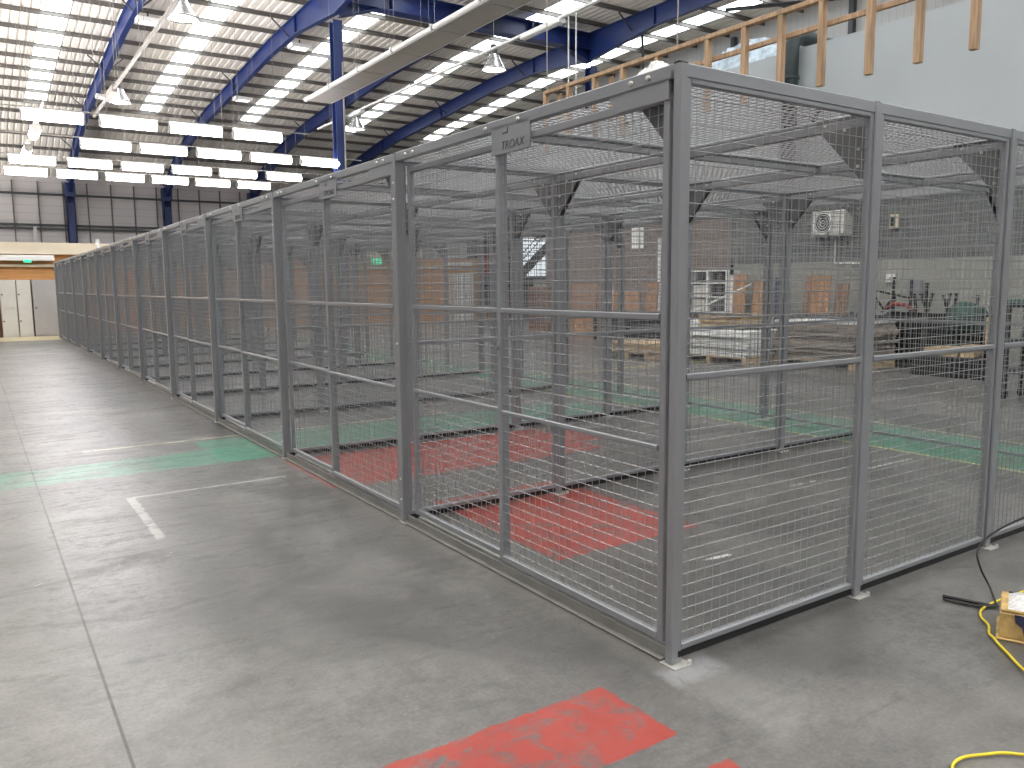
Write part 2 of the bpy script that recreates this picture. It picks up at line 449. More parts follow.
tag(MB().tube([(22.0, 24, 11.9), (27.7, 30, 11.9)], .06, 8).build('wind_brace', 'darkgrey'), 'dark roof brace behind the right interior column', 'brace')

# blockwork wall and white boarded store above it
structure(MB().box(14.4, 14.75, Y0, 20.5, 0, 3.72).build('wall_block', 'block'))
wb = structure(MB().box(14.38, 14.9, Y0, 20.5, 3.72, 7.03).build('wall_boarded', 'plasterboard'))
structure(MB().box(14.9, 27.7, Y0, 20.5, 6.9, 7.0).build('trim_1', 'greypanel'))
structure(MB().box(14.9, 27.7, 20.3, 20.5, 0, 6.9).build('wall_end', 'block'))

# low partition at the end of the aisle
pt = structure(MB().box(-11.5, 18.6, 29.2, 29.4, 0, 2.4).build('wall_partition', 'orange'))
structure(MB().box(-11.5, 14.0, 28.98, 29.45, 2.72, 3.10).build('trim_2', 'cream'))
structure(MB().box(-11.5, 18.6, 29.18, 29.42, 2.401, 2.72).build('trim_3', 'orange'))
structure(MB().box(-11.5, 16, 29.08, 29.19, 2.30, 2.38).build('trim_4', 'cream'))
structure(MB().box(16.6, 25, 29.45, 29.6, 0, 4.6).build('wall_dark', 'darkgrey'))
wn = structure(MB().box(19.15, 20.95, 29.36, 29.44, 1.9, 3.8).build('window_1', 'white'))
MB().box(19.25, 20.85, 29.33, 29.355, 2.0, 3.7).build('pane', 'glass', wn)
b = MB()
for i in range(9): b.box(19.25, 20.85, 29.28, 29.325, 2.1+i*.19, 2.13+i*.19)
b.build('glazing_bar', 'darkgrey', wn)
# ------------------------------------------------------------------ storage cages
def wire_grid(w, z0, z1, y=0.0, pitch=.05, r=.0021, kink=False):
    b = MB()
    def wire(p, q):
        p = Vector(p); q = Vector(q); d = (q-p).normalized()
        a = Vector((0, 1, 0)); c = d.cross(a)
        vs = [t+s for t in (p, q) for s in (a*r, c*r, -a*r, -c*r)]
        b.add(vs, [(0, 1, 5, 4), (1, 2, 6, 5), (2, 3, 7, 6), (3, 0, 4, 7)])
    n = max(2, round(w/pitch)); m = max(2, round((z1-z0)/pitch))
    for i in range(1, n): wire((w*i/n, y-.0017, z0), (w*i/n, y-.0017, z1))
    for j in range(1, m): wire((0, y+.0017, z0+(z1-z0)*j/m), (w, y+.0017, z0+(z1-z0)*j/m))
    return b
def frame_mb(w, z0, z1, t=.028, d=.03, y=0):
    b = MB()
    b.bbox(0, t, y-d/2, y+d/2, z0, z1); b.bbox(w-t, w, y-d/2, y+d/2, z0, z1)
    b.bbox(t, w-t, y-d/2, y+d/2, z0, z0+t); b.bbox(t, w-t, y-d/2, y+d/2, z1-t, z1)
    return b
ME = {}
# front sliding doors (local x = along the front)
DW = 1.255; DW2 = 1.10
ME['door2'] = frame_mb(DW2, .075, 2.31, .036, .030).mesh('sliding_door', 'steel')
ME['door2_mesh'] = wire_grid(DW2-.05, .1, 2.285).mesh('wire_mesh', 'wire')
ME['rail_hi2'] = MB().bbox(.036, DW2-.036, -.019, -.002, 1.425, 1.452).mesh('mid_rail', 'steel')
ME['rail_lo2'] = MB().bbox(.036, DW2-.036, -.019, -.002, .888, .912).mesh('mid_rail', 'steel')
fb = frame_mb(DW, .075, 2.31, .036, .030)
ME['door'] = fb.mesh('sliding_door', 'steel')
ME['door_mesh'] = wire_grid(DW-.05, .1, 2.285).mesh('wire_mesh', 'wire')
ME['rail_hi'] = MB().bbox(.042, DW-.042, -.019, -.002, 1.425, 1.452).mesh('mid_rail', 'steel')
ME['rail_lo'] = MB().bbox(.042, DW-.042, -.019, -.002, .888, .912).mesh('mid_rail', 'steel')
b = MB().bbox(DW-.030, DW-.006, -.020, -.0155, 1.20, 1.27, .002); b.box(DW-.021, DW-.015, -.022, -.0195, 1.23, 1.25, 1)
ME['lock'] = b.mesh('lock_case', ['steel', 'hole'])
# dividing / side / back panels
PWI = PW-.066
ME['panel'] = frame_mb(PWI, .05, 2.36, .028, .03).mesh('wall_panel', 'steel')
ME['panel_mesh'] = wire_grid(PWI-.04, .07, 2.34).mesh('wire_mesh', 'wire')
ME['panel_rail'] = MB().bbox(.028, PWI-.028, -.017, -.003, 1.186, 1.212).mesh('mid_rail', 'steel')
BW = L/2-.066
ME['bpanel'] = frame_mb(BW, .05, 2.36, .028, .03).mesh('back_panel', 'steel')
ME['bpanel_mesh'] = wire_grid(BW-.04, .07, 2.34).mesh('wire_mesh', 'wire')
ME['bpanel_rail'] = MB().bbox(.028, BW-.028, -.017, -.003, 1.186, 1.212).mesh('mid_rail', 'steel')
# posts
def post_mesh(sx, sy):
    b = MB(); b.bbox(-sx, sx, -sy, sy, .012, 2.40, .005)
    for i in range(23):
        z = .12+i*.1
        b.box(-sx-.0006, -sx+.002, -.003, .003, z-.007, z+.007, 1) if False else b.box(sx-.002, sx+.0006, -.003, .003, z-.007, z+.007, 1)
        b.box(-.003, .003, sy-.002, sy+.0006, z-.007, z+.007, 1)
    return b.mesh('post', ['steel', 'hole'])
ME['cpost'] = post_mesh(.021, .020)
ME['post'] = post_mesh(.026, .026)
b = MB().bbox(-.020, .020, -.018, .018, 2.395, 2.408); ME['cap'] = b.mesh('post_cap', 'black')
b = MB().box(-.035, .065, -.055, .035, .001, .008)
for px, py in ((.06, -.045), (.065, .02)): b.lathe([(0, .022), (.009, .022), (.011, .008)], 8, (px, py, 0))
ME['foot'] = b.mesh('base_plate', 'galv')
b = MB()
for z in (2.12, 2.22, .3, .16, 1.2):
    b.lathe([(0, .006), (.007, .005), (.009, 0)], 8, (0, 0, 0))
    o = len(b.v)-24
    for i in range(o, o+24):
        x_, y_, z_ = b.v[i]; b.v[i] = (-.026-z_, x_, z+y_)
ME['bolts'] = b.mesh('bolt', 'galv')
# rails of the front
b = MB(); b.bbox(0, L-.06, -.012, .02, 2.352, 2.405, .004)
ME['top_rail'] = b.mesh('top_rail', 'steel')
b = MB()
for i in (.12, .22, L-.30, L-.2, L/2-.2, L/2+.1):
    b.lathe([(0, .012), (.009, .009), (.011, 0)], 10, (0, 0, 0)); o = len(b.v)-30
    for k in range(o, o+30):
        x_, y_, z_ = b.v[k]; b.v[k] = (i+x_, -.012-z_, 2.378+y_)
ME['top_bolts'] = b.mesh('bolt', 'galv')
b = MB(); b.bbox(0, L-.06, -.035, .030, .004, .014); b.bbox(0, L-.06, -.004, .004, .014, .06)
ME['floor_track'] = b.mesh('floor_track', 'track')
b = MB(); b.box(0, .30, -.022, -.006, 2.28, 2.352); b.prism([(.30, 2.28), (.30, 2.352), (.36, 2.352)], 1, -.02, -.010)
ME['hanger'] = b.mesh('hanger_plate', 'steel')
b = MB(); b.box(0, .34, -.028, -.020, 2.232, 2.372)
ME['sign'] = b.mesh('name_plate', 'steel')
# gusset: triangle in local x (away from post) and z
b = MB(); b.prism([(.03, 2.36), (.30, 2.36), (.30, 2.33), (.05, 2.06), (.03, 2.06)], 1, -.018, -.014)
b.prism([(.03, 2.36), (.30, 2.36), (.30, 2.33), (.05, 2.06), (.03, 2.06)], 1, .014, .018)
b.box(.03, .30, -.018, .018, 2.352, 2.362)
for px, pz in ((.06, 2.12), (.06, 2.2), (.14, 2.3), (.25, 2.335)): b.box(px-.007, px+.007, -.024, .024, pz-.007, pz+.007, 1)
ME['gusset'] = b.mesh('gusset_plate', ['gusset', 'galv'])
# roof
ME['beam_y'] = MB().bbox(0, L-.06, -.02, .02, 2.30, 2.345).mesh('roof_beam', 'steel')
ME['beam_x'] = MB().bbox(0, 4*PW-.1, -.018, .018, 2.31, 2.345).mesh('roof_beam', 'steel')
ME['gap_shade'] = MB().box(0, PW-.06, -.006, .006, .016, .05).mesh('gap_shade_strip', 'black')  # dark strip standing in for the shadow in the gap under the panels
ME['chan'] = MB().bbox(0, PW-.14, -.012, .012, .003, .03).mesh('floor_channel', 'galv')
ME['fchan'] = MB().bbox(0, L-.12, -.012, .012, .003, .04).mesh('floor_channel', 'galv')
ME['head'] = MB().bbox(0, PW-.055, -.02, .02, 2.352, 2.405).mesh('head_rail', 'steel')
ME['headb'] = MB().bbox(0, L/2-.06, -.02, .02, 2.352, 2.405).mesh('head_rail', 'steel')
def roof_mesh():
    w, d = PW-.012, L/2-.012
    b = MB()
    b.bbox(0, .02, 0, d, 2.352, 2.37); b.bbox(w-.02, w, 0, d, 2.352, 2.37)
    b.bbox(.02, w-.02, 0, .02, 2.352, 2.37); b.bbox(.02, w-.02, d-.02, d, 2.352, 2.37)
    g = wire_grid(w-.02, 0, d-.02, r=.0028); c = MB()
    c.add([(x+.01, z+.01, 2.374+y) for x, y, z in g.v], g.f)
    return b.mesh('roof_panel', 'steel'), c.mesh('wire_mesh', 'wire')
ME['roof'], ME['roof_wire'] = roof_mesh()

def text_mesh(body, size, mat, ext=.0015):
    cu = bpy.data.curves.new('lettering', 'FONT'); cu.body = body; cu.size = size; cu.extrude = ext
    cu.align_x = 'CENTER'; cu.align_y = 'CENTER'; cu.offset = -0.0006; cu.shear = .15
    o = bpy.data.objects.new('lettering', cu); COL.objects.link(o)
    bpy.context.view_layer.update()
    me = bpy.data.meshes.new_from_object(o.evaluated_get(bpy.context.evaluated_depsgraph_get()))
    bpy.data.objects.remove(o)
    me.materials.clear(); me.materials.append(M[mat]); me.name = 'lettering'
    return me
ME['logo'] = text_mesh('TROAX', .060, 'logo')
b = MB(); b.box(0, .006, -.030, -.0275, 2.327, 2.356); b.box(0, .045, -.030, -.0275, 2.327, 2.333)
ME['mark'] = b.mesh('logo_mark', 'logo')

R90 = math.pi/2
def mk_post(root, x, y, foot_rz=0, bolts=True, corner=False):
    p = put('post', ME['cpost' if corner else 'post'], root, (x, y, 0))
    put('base_plate', ME['foot'], p, (0, 0, 0), foot_rz)
    put('post_cap', ME['cap'], p)
    if bolts: put('bolt', ME['bolts'], p)
    return p
def mk_panel(root, name, pre, x, y, rz):
    p = put(name, ME[pre], root, (x, y, 0), rz)
    put('wire_mesh', ME[pre+'_mesh'], p, (.02, 0, 0)); put('mid_rail', ME[pre+'_rail'], p)
    return p
def divide(root, y):
    """the four panels across the depth at local y"""
    for i in range(4):
        x = .048 if i == 0 else .033+i*PW
        mk_panel(root, 'wall_panel', 'panel', x, y+.03, 0)
        put('head_rail', ME['head'], root, ((.043 if i == 0 else .027+i*PW), y+.03, 0))
        put('gap_shade_strip', ME['gap_shade'], root, ((.045 if i == 0 else .028+i*PW), y+.03, 0)); put('floor_channel', ME['chan'], root, ((.1 if i == 0 else .028+i*PW), y+.085, 0))
        mk_post(root, (i+1)*PW, y+.03, 0)

for k in range(11):
    n = ORD[k]
    lab = '%s steel mesh storage cage %s' % (n, ['counting from the front corner, with the open end of the red floor patch inside' if 0 else 'at the front corner, its name plate facing the aisle',
            'from the front corner, with red floor paint inside', 'from the front corner, where green paint reaches it'][k] if k < 3 else 'from the front corner along the aisle')
    if k == 10: lab = 'farthest steel mesh storage cage of the row, beside the grey lockers'
    c = empty('storage_cage', (0, k*L, 0)); tag(c, lab, 'cage', 'storage cages in a row')
    mk_post(c, .021 if k == 0 else .026, .020 if k == 0 else .03, bolts=k > 0, corner=k == 0)
    # gap strip beside the door and the two door leaves, local x runs along +Y
    for j in range(2):
        d = put('sliding_door', ME['door2' if j else 'door'], c, (.034+.036*j, (.075, 1.315)[j], 0), R90)
        d.rotation_euler = (0, 0, R90)
        d.scale = (1, -1, 1)
        put('wire_mesh', ME['door2_mesh' if j else 'door_mesh'], d, (.025, 0, 0))
        q_ = '2' if j else ''
        put('mid_rail', ME['rail_hi'+q_], d); put('mid_rail', ME['rail_lo'+q_], d)
        if j == 0: put('lock_case', ME['lock'], d)
    t = put('top_rail', ME['top_rail'], c, (.018, .06, 0), R90); t.scale = (1, -1, 1)
    put('bolt', ME['top_bolts'], t)
    put('floor_track', ME['floor_track'], c, (.03, .06, 0), R90)
    put('floor_channel', ME['fchan'], c, (.105, .09, 0), R90)
    h = put('hanger_plate', ME['hanger'], c, (.034, .075, 0), R90); h.scale = (1, -1, 1)
    s = put('name_plate', ME['sign'], c, (.034, 1.0, 0), R90); s.scale = (1, -1, 1)
    lt = put('lettering', ME['logo'], s, (.17, -.030, 2.288), 0, (R90, 0, math.pi)); lt.scale = (1, 1, 1)
    put('logo_mark', ME['mark'], s, (.19, 0, 0))
    divide(c, 0)
    if k == 10:
        mk_post(c, .026, L+.03)
        divide(c, L)
    # back
    for j in range(2):
        mk_panel(c, 'back_panel', 'bpanel', 4*PW, .03+.033+j*L/2, R90)
        put('head_rail', ME['headb'], c, (4*PW, .06+j*L/2, 0), R90)
    mk_post(c, 4*PW, .03+L/2)
    # roof
    for i in range(1, 4):
        put('roof_beam', ME['beam_y'], c, (i*PW, .06, 0), R90)
        put('gusset_plate', ME['gusset'], c, (i*PW, .03, 0), R90)
        put('gusset_plate', ME['gusset'], c, (i*PW, L+.03, 0), -R90)
    put('gusset_plate', ME['gusset'], c, (4*PW, .03, 0), R90)
    put('gusset_plate', ME['gusset'], c, (.085, .03, 0), R90)
    put('roof_beam', ME['beam_x'], c, (.05, .03+L/2, 0))
    put('gusset_plate', ME['gusset'], c, (4*PW, .03+L/2, 0), math.pi)
    for i in range(4):
        for j in range(2):
            rp = put('roof_panel', ME['roof'], c, (.03+i*PW, .036+j*L/2, 0)); put('wire_mesh', ME['roof_wire'], rp)

# bracket text faces the aisle: plates are mirrored, so undo the mirror on the lettering
for o in COL.objects:
    if o.name.split('.')[0] == 'lettering':
        o.matrix_local = Matrix.Translation((.15, -.0285, 2.268)) @ Matrix.Rotation(R90, 4, 'X') @ Matrix.Scale(-1, 4, (1, 0, 0))

# ------------------------------------------------------------------ lamps
def batten(len_):
    h = MB(); h.bbox(0, len_, -.05, .05, .085, .13, .01)
    g = MB()
    g.prism([(.13*math.cos(a), -.06-.13*math.sin(a)) for a in [2*math.pi*i/16 for i in range(16)]], 0, .04, len_-.04)
    es = [MB().prism([(.13*math.cos(a), -.06-.13*math.sin(a)) for a in [2*math.pi*i/16 for i in range(16)]], 0, x, x+.035).mesh('end_cap', 'greypanel') for x in (.0, len_-.035)]
    ws = [MB().tube([(x, 0, .13), (x, 0, 4.2)], .005, 4).mesh('hanging_wire', 'greypanel') for x in (.2, len_-.2)]
    return [('housing', h.mesh('housing', 'white')), ('diffuser', g.mesh('diffuser', 'tube'))]+[('end_cap', m) for m in es]+[('hanging_wire', m) for m in ws]
bm = batten(1.5)
rows = [(23.1, [-.82, 1.05, 2.85, 4.65]), (27.3, [1.0, 2.75, 4.55, 6.37, 8.2]), (31.9, [-.80, 1.05, 2.85, 4.65, 6.45, 8.35]), (35.4, [-.82, .97, 2.74, 4.52, 6.29, 8.1])]
rn = ['nearest and highest', 'second', 'third', 'farthest and lowest']
for ri, (y, xs) in enumerate(rows):
    for i, x in enumerate(xs):
        t = empty('fluorescent_light', (x, y, 6.2))
        tag(t, 'lit twin tube fluorescent light hanging in the %s row, %s from the left' % (rn[ri], ['first', 'second', 'third', 'fourth', 'fifth', 'sixth'][i]), 'light', 'fluorescent lights hung in rows across the hall')
        for nm, me in bm: put(nm, me, t)
    b = MB(); b.bbox(xs[0]-(1.5 if ri != 1 else 8), xs[-1]+2.4, y-.02, y+.02, 6.332, 6.365, .006)
    tag(b.build('lighting_trunking', 'greypanel'), 'thin pale trunking carrying the %s row of fluorescent lights' % rn[ri], 'trunking')
for i, y in enumerate((24.6, 28.5)):
    t = empty('fluorescent_light', (-.36, y, 6.15), R90)
    tag(t, 'lit fluorescent light at the far left hung lengthwise along the aisle, %s of two' % ['nearer', 'farther'][i], 'light', 'fluorescent lights hung lengthwise')
    for nm, me in bm: put(nm, me, t)
b = MB(); b.bbox(-.38, -.34, 22, 34, 6.282, 6.32)
tag(b.build('lighting_trunking', 'white'), 'white trunking running along the aisle at the far left above the lights', 'trunking')

def highbay(x, y, z, label):
    t = empty('high_bay_lamp', (x, y, z)); tag(t, label, 'lamp', 'high bay lamps under the roof')
    t.scale = (1.2, 1.2, 1.2)
    b = MB(); prof = [(.10, .42), (.13, .40), (.17, .30), (.24, .16), (.30, .06), (.335, 0), (.325, 0), (.29, .06), (.23, .16), (.16, .29), (.10, .38)]
    b.lathe(prof, 24); b.build('reflector', 'alu', t, smooth=True)
    MB().lathe([(0, .035), (.31, .035), (.31, .02), (0, .02)], 24).build('lens', 'lampglow', t)
    MB().lathe([(0, .66), (.07, .66), (.09, .62), (.09, .46), (.12, .42), (0, .42)], 14).build('ballast_housing', 'darkgrey', t, smooth=False)
    MB().tube([(0, 0, .66), (0, 0, (zr(y)-z-.4)/1.2)], .008, 5).build('suspension_cable', 'greypanel', t)
highbay(12.1, 20.13, 8.33, 'round aluminium high bay lamp in the middle of the photo below the blue rafter')
highbay(2.72, 20.2, 8.35, 'round aluminium high bay lamp at the top left beside the diagonal conduit')
highbay(2.80, 31.0, 8.3, 'small round high bay lamp above the upper row of fluorescent lights')
highbay(12.2, 31.4, 8.3, 'round high bay lamp beside the tall central column')
def flood(x, y, z, label):
    t = empty('floodlight', (x, y, z)); tag(t, label, 'floodlight', 'square floodlights under the rafters')
    b = MB(); b.bbox(-.42, .42, -.3, .3, 0, .16, .03); b.build('body', 'white', t)
    g = MB()
    for i in range(7): g.box(-.36+i*.11, -.33+i*.11, -.26, .26, -.03, 0)
    g.build('grille', 'greypanel', t)
    MB().box(-.33, .35, -.24, .24, -.012, -.001).build('lens', 'lampglow', t)
    MB().bar((0, 0, .15), (0, 0, zr(y)-z-.97), .05).build('bracket', 'darkgrey', t)
flood(4.1, 31.8, 11.5, 'white louvred floodlight under the first rafter, near the top edge')
flood(4.1, 43.7, 11.0, 'small white floodlight farther along the first rafter')
flood(10.1, 32.2, 11.55, 'white floodlight under the second rafter left of the central column')
flood(10.1, 40.9, 11.05, 'small white floodlight farther along the second rafter')
# diagonal conduit and heating panel
b = MB(); b.tube([(2.1, 15, 8), (2.11, 32.4, 8)], .055, 8); b.box(2.03, 2.2, 27.3, 29.0, 7.88, 8.1)
t = b.build('ceiling_conduit', 'greypanel'); tag(t, 'long pale conduit hanging diagonally across the top left of the photo', 'conduit')
b = MB()
for y in (18, 22.5, 27, 31.5): b.tube([(2.1, y, 8.05), (2.1, y, 12.8)], .008, 4)
b.build('hanging_wire', 'greypanel', t)
t = empty('radiant_heating_panel', (7.95, 7.1, 8)); tag(t, 'long suspended radiant heating panel with pale tubes left of the blue beam', 'heating panel')
nseg = 8; ln = 2.35
for i in range(nseg):
    y = i*ln
    MB().box(.1, .92, y+.03, y+ln-.03, 0, .02).build('panel', 'greypanel', t)
    MB().tube([(.0, y, .02), (0, y+ln-.08, .02)], .075, 10).build('tube', 'white', t)
    MB().box(-.1, 1.0, y-.05, y+.01, .02, .10).build('bracket', 'galv', t)
MB().tube([(.98, 0, .05), (.98, nseg*ln, .05)], .03, 6).build('pipe', 'white', t)
w = MB()
for i in range(nseg):
    for x in (.05, .9): w.tube([(x, i*ln, .1), (x, i*ln, 4.7)], .005, 4)
w.build('hanging_wire', 'greypanel', t)
t = empty('lighting_trunking', (10.15, 9, 8)); tag(t, 'thin white trunking running diagonally past the high bay lamp in the middle of the photo', 'trunking')
b = MB(); b.bbox(-.04, .04, 0, 21.5, -.03, .03); b.build('rail', 'white', t)
b = MB(); b.bbox(-.09, .09, 5.0, 6.7, -.13, -.031, .02); b.build('batten', 'white', t)
MB().bbox(-.09, .09, 17, 19, -.13, -.031, .02).build('batten', 'white', t)
w = MB()
for i in range(8): w.tube([(0, i*2.8+.6, .03), (0, i*2.8+.6, 4.7)], .005, 4)
w.build('hanging_wire', 'greypanel', t)
for i, (x, y) in enumerate(((12.35, 16.6), (12.7, 16.7))):
    b = MB(); b.tube([(x, y, 6.0), (x, y, 12.9)], .02, 6)
    tag(b.build('drop_rod', 'white'), 'thin pale vertical drop rod from the roof above the cage corner, %s of the pair' % ['left', 'right'][i], 'rod', 'vertical drop rods')
# ------------------------------------------------------------------ hanging timber frame
t = empty('hanging_studwork', (6.0, 0, 3.8)); tag(t, 'raw pine stud frame hanging in front of the white boarded wall', 'studwork')
MB().bbox(-.045, .045, -1, 9.06, .93, .985, .004).build('top_rail', 'timber', t)
MB().bbox(.05, .095, -1, 7.0, .66, .72, .004).build('mid_rail', 'timber', t)
ys = [9.03, 8.4, 7.75, 7.1, 6.38, 5.44, 4.83, 4.28, 3.72, 3.12, 2.57, 2.01, 1.4, .8]
for i, y in enumerate(ys):
    MB().bbox(-.04, .04, y-.036, y+.036, -.0 if i > 3 else -.03, .929 if y > 3.9 else 1.9, .004).build('stud', 'timber', t)
for y in (8.75, 7.45): MB().bbox(.05, .095, y-.04, y+.04, .25, .9).build('back_stud', 'timber', t)
for y in (0, 3, 6, 9): MB().tube([(0, y, .985), (0, y, 9.0)], .01, 5).build('hanging_wire', 'greypanel', t)

# duct on the boarded wall
t = empty('ventilation_duct', (14.12, 10.4, 0)); tag(t, 'dark green duct rising in front of the white boarded wall and bending over its top', 'duct')
b = MB(); R = .18
pts = [(0, 0, 3.3), (0, 0, 6.95)]+[(.35-.35*math.cos(a), 0, 6.95+.35*math.sin(a)) for a in [math.pi/2*i/6 for i in range(1, 7)]]+[(3.2, 0, 7.3)]
b.tube(pts, R, 16); b.build('pipe', 'duct', t, smooth=True)
b = MB()
for z in (4.6, 6.3): b.lathe([(R, z), (R+.03, z), (R+.03, z+.05), (R, z+.05)], 16)
b.build('joint_band', 'darkgrey', t)
b = MB(); b.tube([(3.6, 0, 7.3)]+[(3.6+1.1*math.sin(a)*1.0, -.3, 7.1+.75*math.sin(2*a)) for a in (.1, .4, .8, 1.1, 1.45)], .3, 14); b.build('elbow', 'duct', t, smooth=True)
tag(MB().tube([(14.35, 9.9, 5.3), (13.9, 9.4, 5.42)], .05, 8).build('pipe_stub', 'duct'), 'short dark pipe stub poking from the boarded wall beside the duct', 'pipe')

def lumpy(nx, ny, w, d, h, seed):
    rnd = random.Random(seed); b = MB(); vs = []
    for j in range(ny+1):
        for i in range(nx+1):
            e = math.sin(math.pi*i/nx)**.5*math.sin(math.pi*j/ny)**.5
            vs.append((w*i/nx, d*j/ny, h*e*(.6+.6*rnd.random())))
    fs = [(j*(nx+1)+i, j*(nx+1)+i+1, (j+1)*(nx+1)+i+1, (j+1)*(nx+1)+i) for j in range(ny) for i in range(nx)]
    b.add(vs, fs)
    b.add([(0, 0, 0), (w, 0, 0), (w, d, 0), (0, d, 0)], [(3, 2, 1, 0)])
    return b
o = lumpy(8, 14, .7, 2.9, .62, 3).build('sheeting_bundle', 'foil', None, (14.42, 10.9, 7.035)); tag(o, 'crumpled blue and white sheeting bundle on top of the boarded wall', 'sheeting')
o = MB().bbox(0, .5, 0, 1.1, 0, .55, .04).build('insulation_block', 'foil', None, (15.2, 11.9, 7.03)); tag(o, 'pale blue grey insulation block lying behind the crumpled sheeting', 'insulation')
o = lumpy(7, 9, .10, .15, .045, 9).build('plastic_wrap', 'plastic', None, (.02, .13, 2.408)); tag(o, 'crumpled white plastic wrap lying on the cage top near the front corner', 'plastic wrap')
o = lumpy(6, 8, .16, .22, .03, 5).build('plastic_scrap', 'black', None, (.25, .45, 2.38)); tag(o, 'dark rag lying on the roof mesh just left of the front corner', 'rag')
# ------------------------------------------------------------------ things on the block wall
t = empty('air_conditioner', (14.4, 9.22, 2.62)); tag(t, 'white outdoor air conditioning unit mounted on the block wall', 'air conditioner')
MB().bbox(-.32, -.02, -.42, .42, 0, .56, .03).build('casing', 'lockw', t)
b = MB(); b.lathe([(.22, 0), (.25, 0), (.25, .03), (.22, .03)], 20)
g = MB(); g.add([(-.325-z, y_+.12, x_+.28) for x_, y_, z in b.v], b.f); 
for rr in (.06, .12, .18):
    b2 = MB(); b2.lathe([(rr, 0), (rr+.012, 0), (rr+.012, .012), (rr, .012)], 20); g.add([(-.335-z, y_+.12, x_+.28) for x_, y_, z in b2.v], b2.f)
g.build('fan_guard', 'white', t)
b = MB(); b.lathe([(0, 0), (.22, 0)], 20); g = MB(); g.add([(-.322, y_+.12, x_+.28) for x_, y_, z in b.v], b.f); g.build('fan_recess', 'darkgrey', t)
b = MB()
for y in (-.3, .3): b.box(-.34, 0, y-.02, y+.02, -.05, -.01); b.box(-.03, 0, y-.02, y+.02, -.3, -.05)
b.build('wall_bracket', 'darkgrey', t)
b = MB().tube([(14.36, 9.2, 2.55), (14.36, 9.2, 2.0), (14.36, 8.5, 1.98)], .02, 6); tag(b.build('drain_pipe', 'white'), 'thin white drain pipe below the air conditioning unit', 'pipe')
b = MB().box(14.2, 14.38, 8.28, 8.44, 2.2, 3.2); tag(b.build('cable_tray', 'black'), 'black vertical cable tray right of the air conditioning unit', 'cable tray')
t = empty('alarm_box', (14.4, 7.78, 2.7)); tag(t, 'small black and cream alarm box on the grey blocks', 'alarm')
MB().bbox(-.10, -.01, -.09, .09, 0, .30, .02).build('housing', 'cream', t); MB().box(-.115, -.101, -.05, .05, .05, .25).build('face', 'black', t)
t = empty('switch_box', (14.4, 7.8, 1.55)); tag(t, 'bright white switch box on the pale painted blocks', 'switch box')
MB().bbox(-.08, -.01, -.1, .1, 0, .18, .01).build('housing', 'white', t); MB().box(-.09, -.081, -.02, .02, .05, .12).build('rocker', 'greypanel', t)
t = empty('wall_cabinet', (14.4, 7.22, 1.22)); tag(t, 'grey metal cabinet on the pale painted blocks behind the scrap heap', 'cabinet')
MB().bbox(-.14, -.01, -.16, .16, 0, .36, .01).build('housing', 'steel', t); MB().bbox(-.155, -.142, -.15, .15, .01, .35).build('door', 'steel', t)
t = empty('wall_notice', (14.39, 15.85, 2.6)); tag(t, 'tall bright white panel high on the brown grey block wall', 'panel')
MB().box(-.03, 0, -.26, .26, 0, .62).build('sheet', 'white', t)
t = empty('white_post', (14.3, 14.82, 0)); tag(t, 'slim white vertical post against the block wall left of the corner post', 'post')
MB().bbox(-.06, .02, -.05, .05, 0, 2.85, .01).build('shaft', 'white', t)

# ------------------------------------------------------------------ lockers and partition fittings
def locker(x, w, mat, label, two=True):
    t = empty('locker', (x, 28.75, 0)); tag(t, label, 'locker')
    MB().bbox(0, w-.01, .02, .42, .0, 1.87, .006).build('body', mat, t)
    if two:
        for z0, z1 in ((.08, .93), (.95, 1.85)):
            d = MB().bbox(.012, w-.022, 0, .018, z0, z1, .004).build('door', mat, t)
            MB().bbox(.03, .075, -.02, -.001, z0+.42, z0+.47).build('handle', 'darkgrey', d)
    else:
        d = MB().bbox(.012, w-.022, 0, .018, .05, 1.85, .004).build('door', mat, t)
        MB().bbox(.06, .10, -.02, -.001, .92, .98).build('handle', 'darkgrey', d)
locker(-1.47, .46, 'lockw', 'pale two-door metal locker at the left edge, beside the brown door')
locker(-1.00, .41, 'lockw', 'pale two-door metal locker between its twin and the grey cupboard')
locker(-.56, .72, 'lockg', 'wider grey metal locker nearest the cages', False)
d = structure(MB().bbox(-2.45, -1.58, 29.0, 29.15, 0, 2.1, .01).build('door_1', 'brown'))
MB().box(-1.57, -1.49, 28.95, 29.18, 0, 2.2).build('door_frame', 'brown', d)
t = empty('exit_light', (-.62, 29.0, 2.46)); tag(t, 'white strip fitting with a small green exit sign above the lockers', 'exit light')
MB().bbox(-2.4, .78, -.12, 0, .04, .22, .01).build('housing', 'white', t); MB().box(-.11, .11, -.14, -.121, -.02, .06).build('sign', 'exit', t)
t = empty('exit_sign', (11.9, 29.05, 2.45)); tag(t, 'small lit green exit sign seen through the cages', 'exit sign')
MB().bbox(-.22, .22, -.06, 0, 0, .26, .01).build('face', 'exit', t); b = MB(); b.box(-.13, -.04, -.066, -.061, .06, .2); b.box(.0, .14, -.066, -.061, .11, .15)
b.build('pictogram', 'white', t)
b = MB().tube([(1.5, 28.95, 2.85), (1.5, 28.95, 3.25)], .06, 8); tag(b.build('pipe_stub', 'white'), 'short white pipe stub on top of the cream fascia', 'pipe')
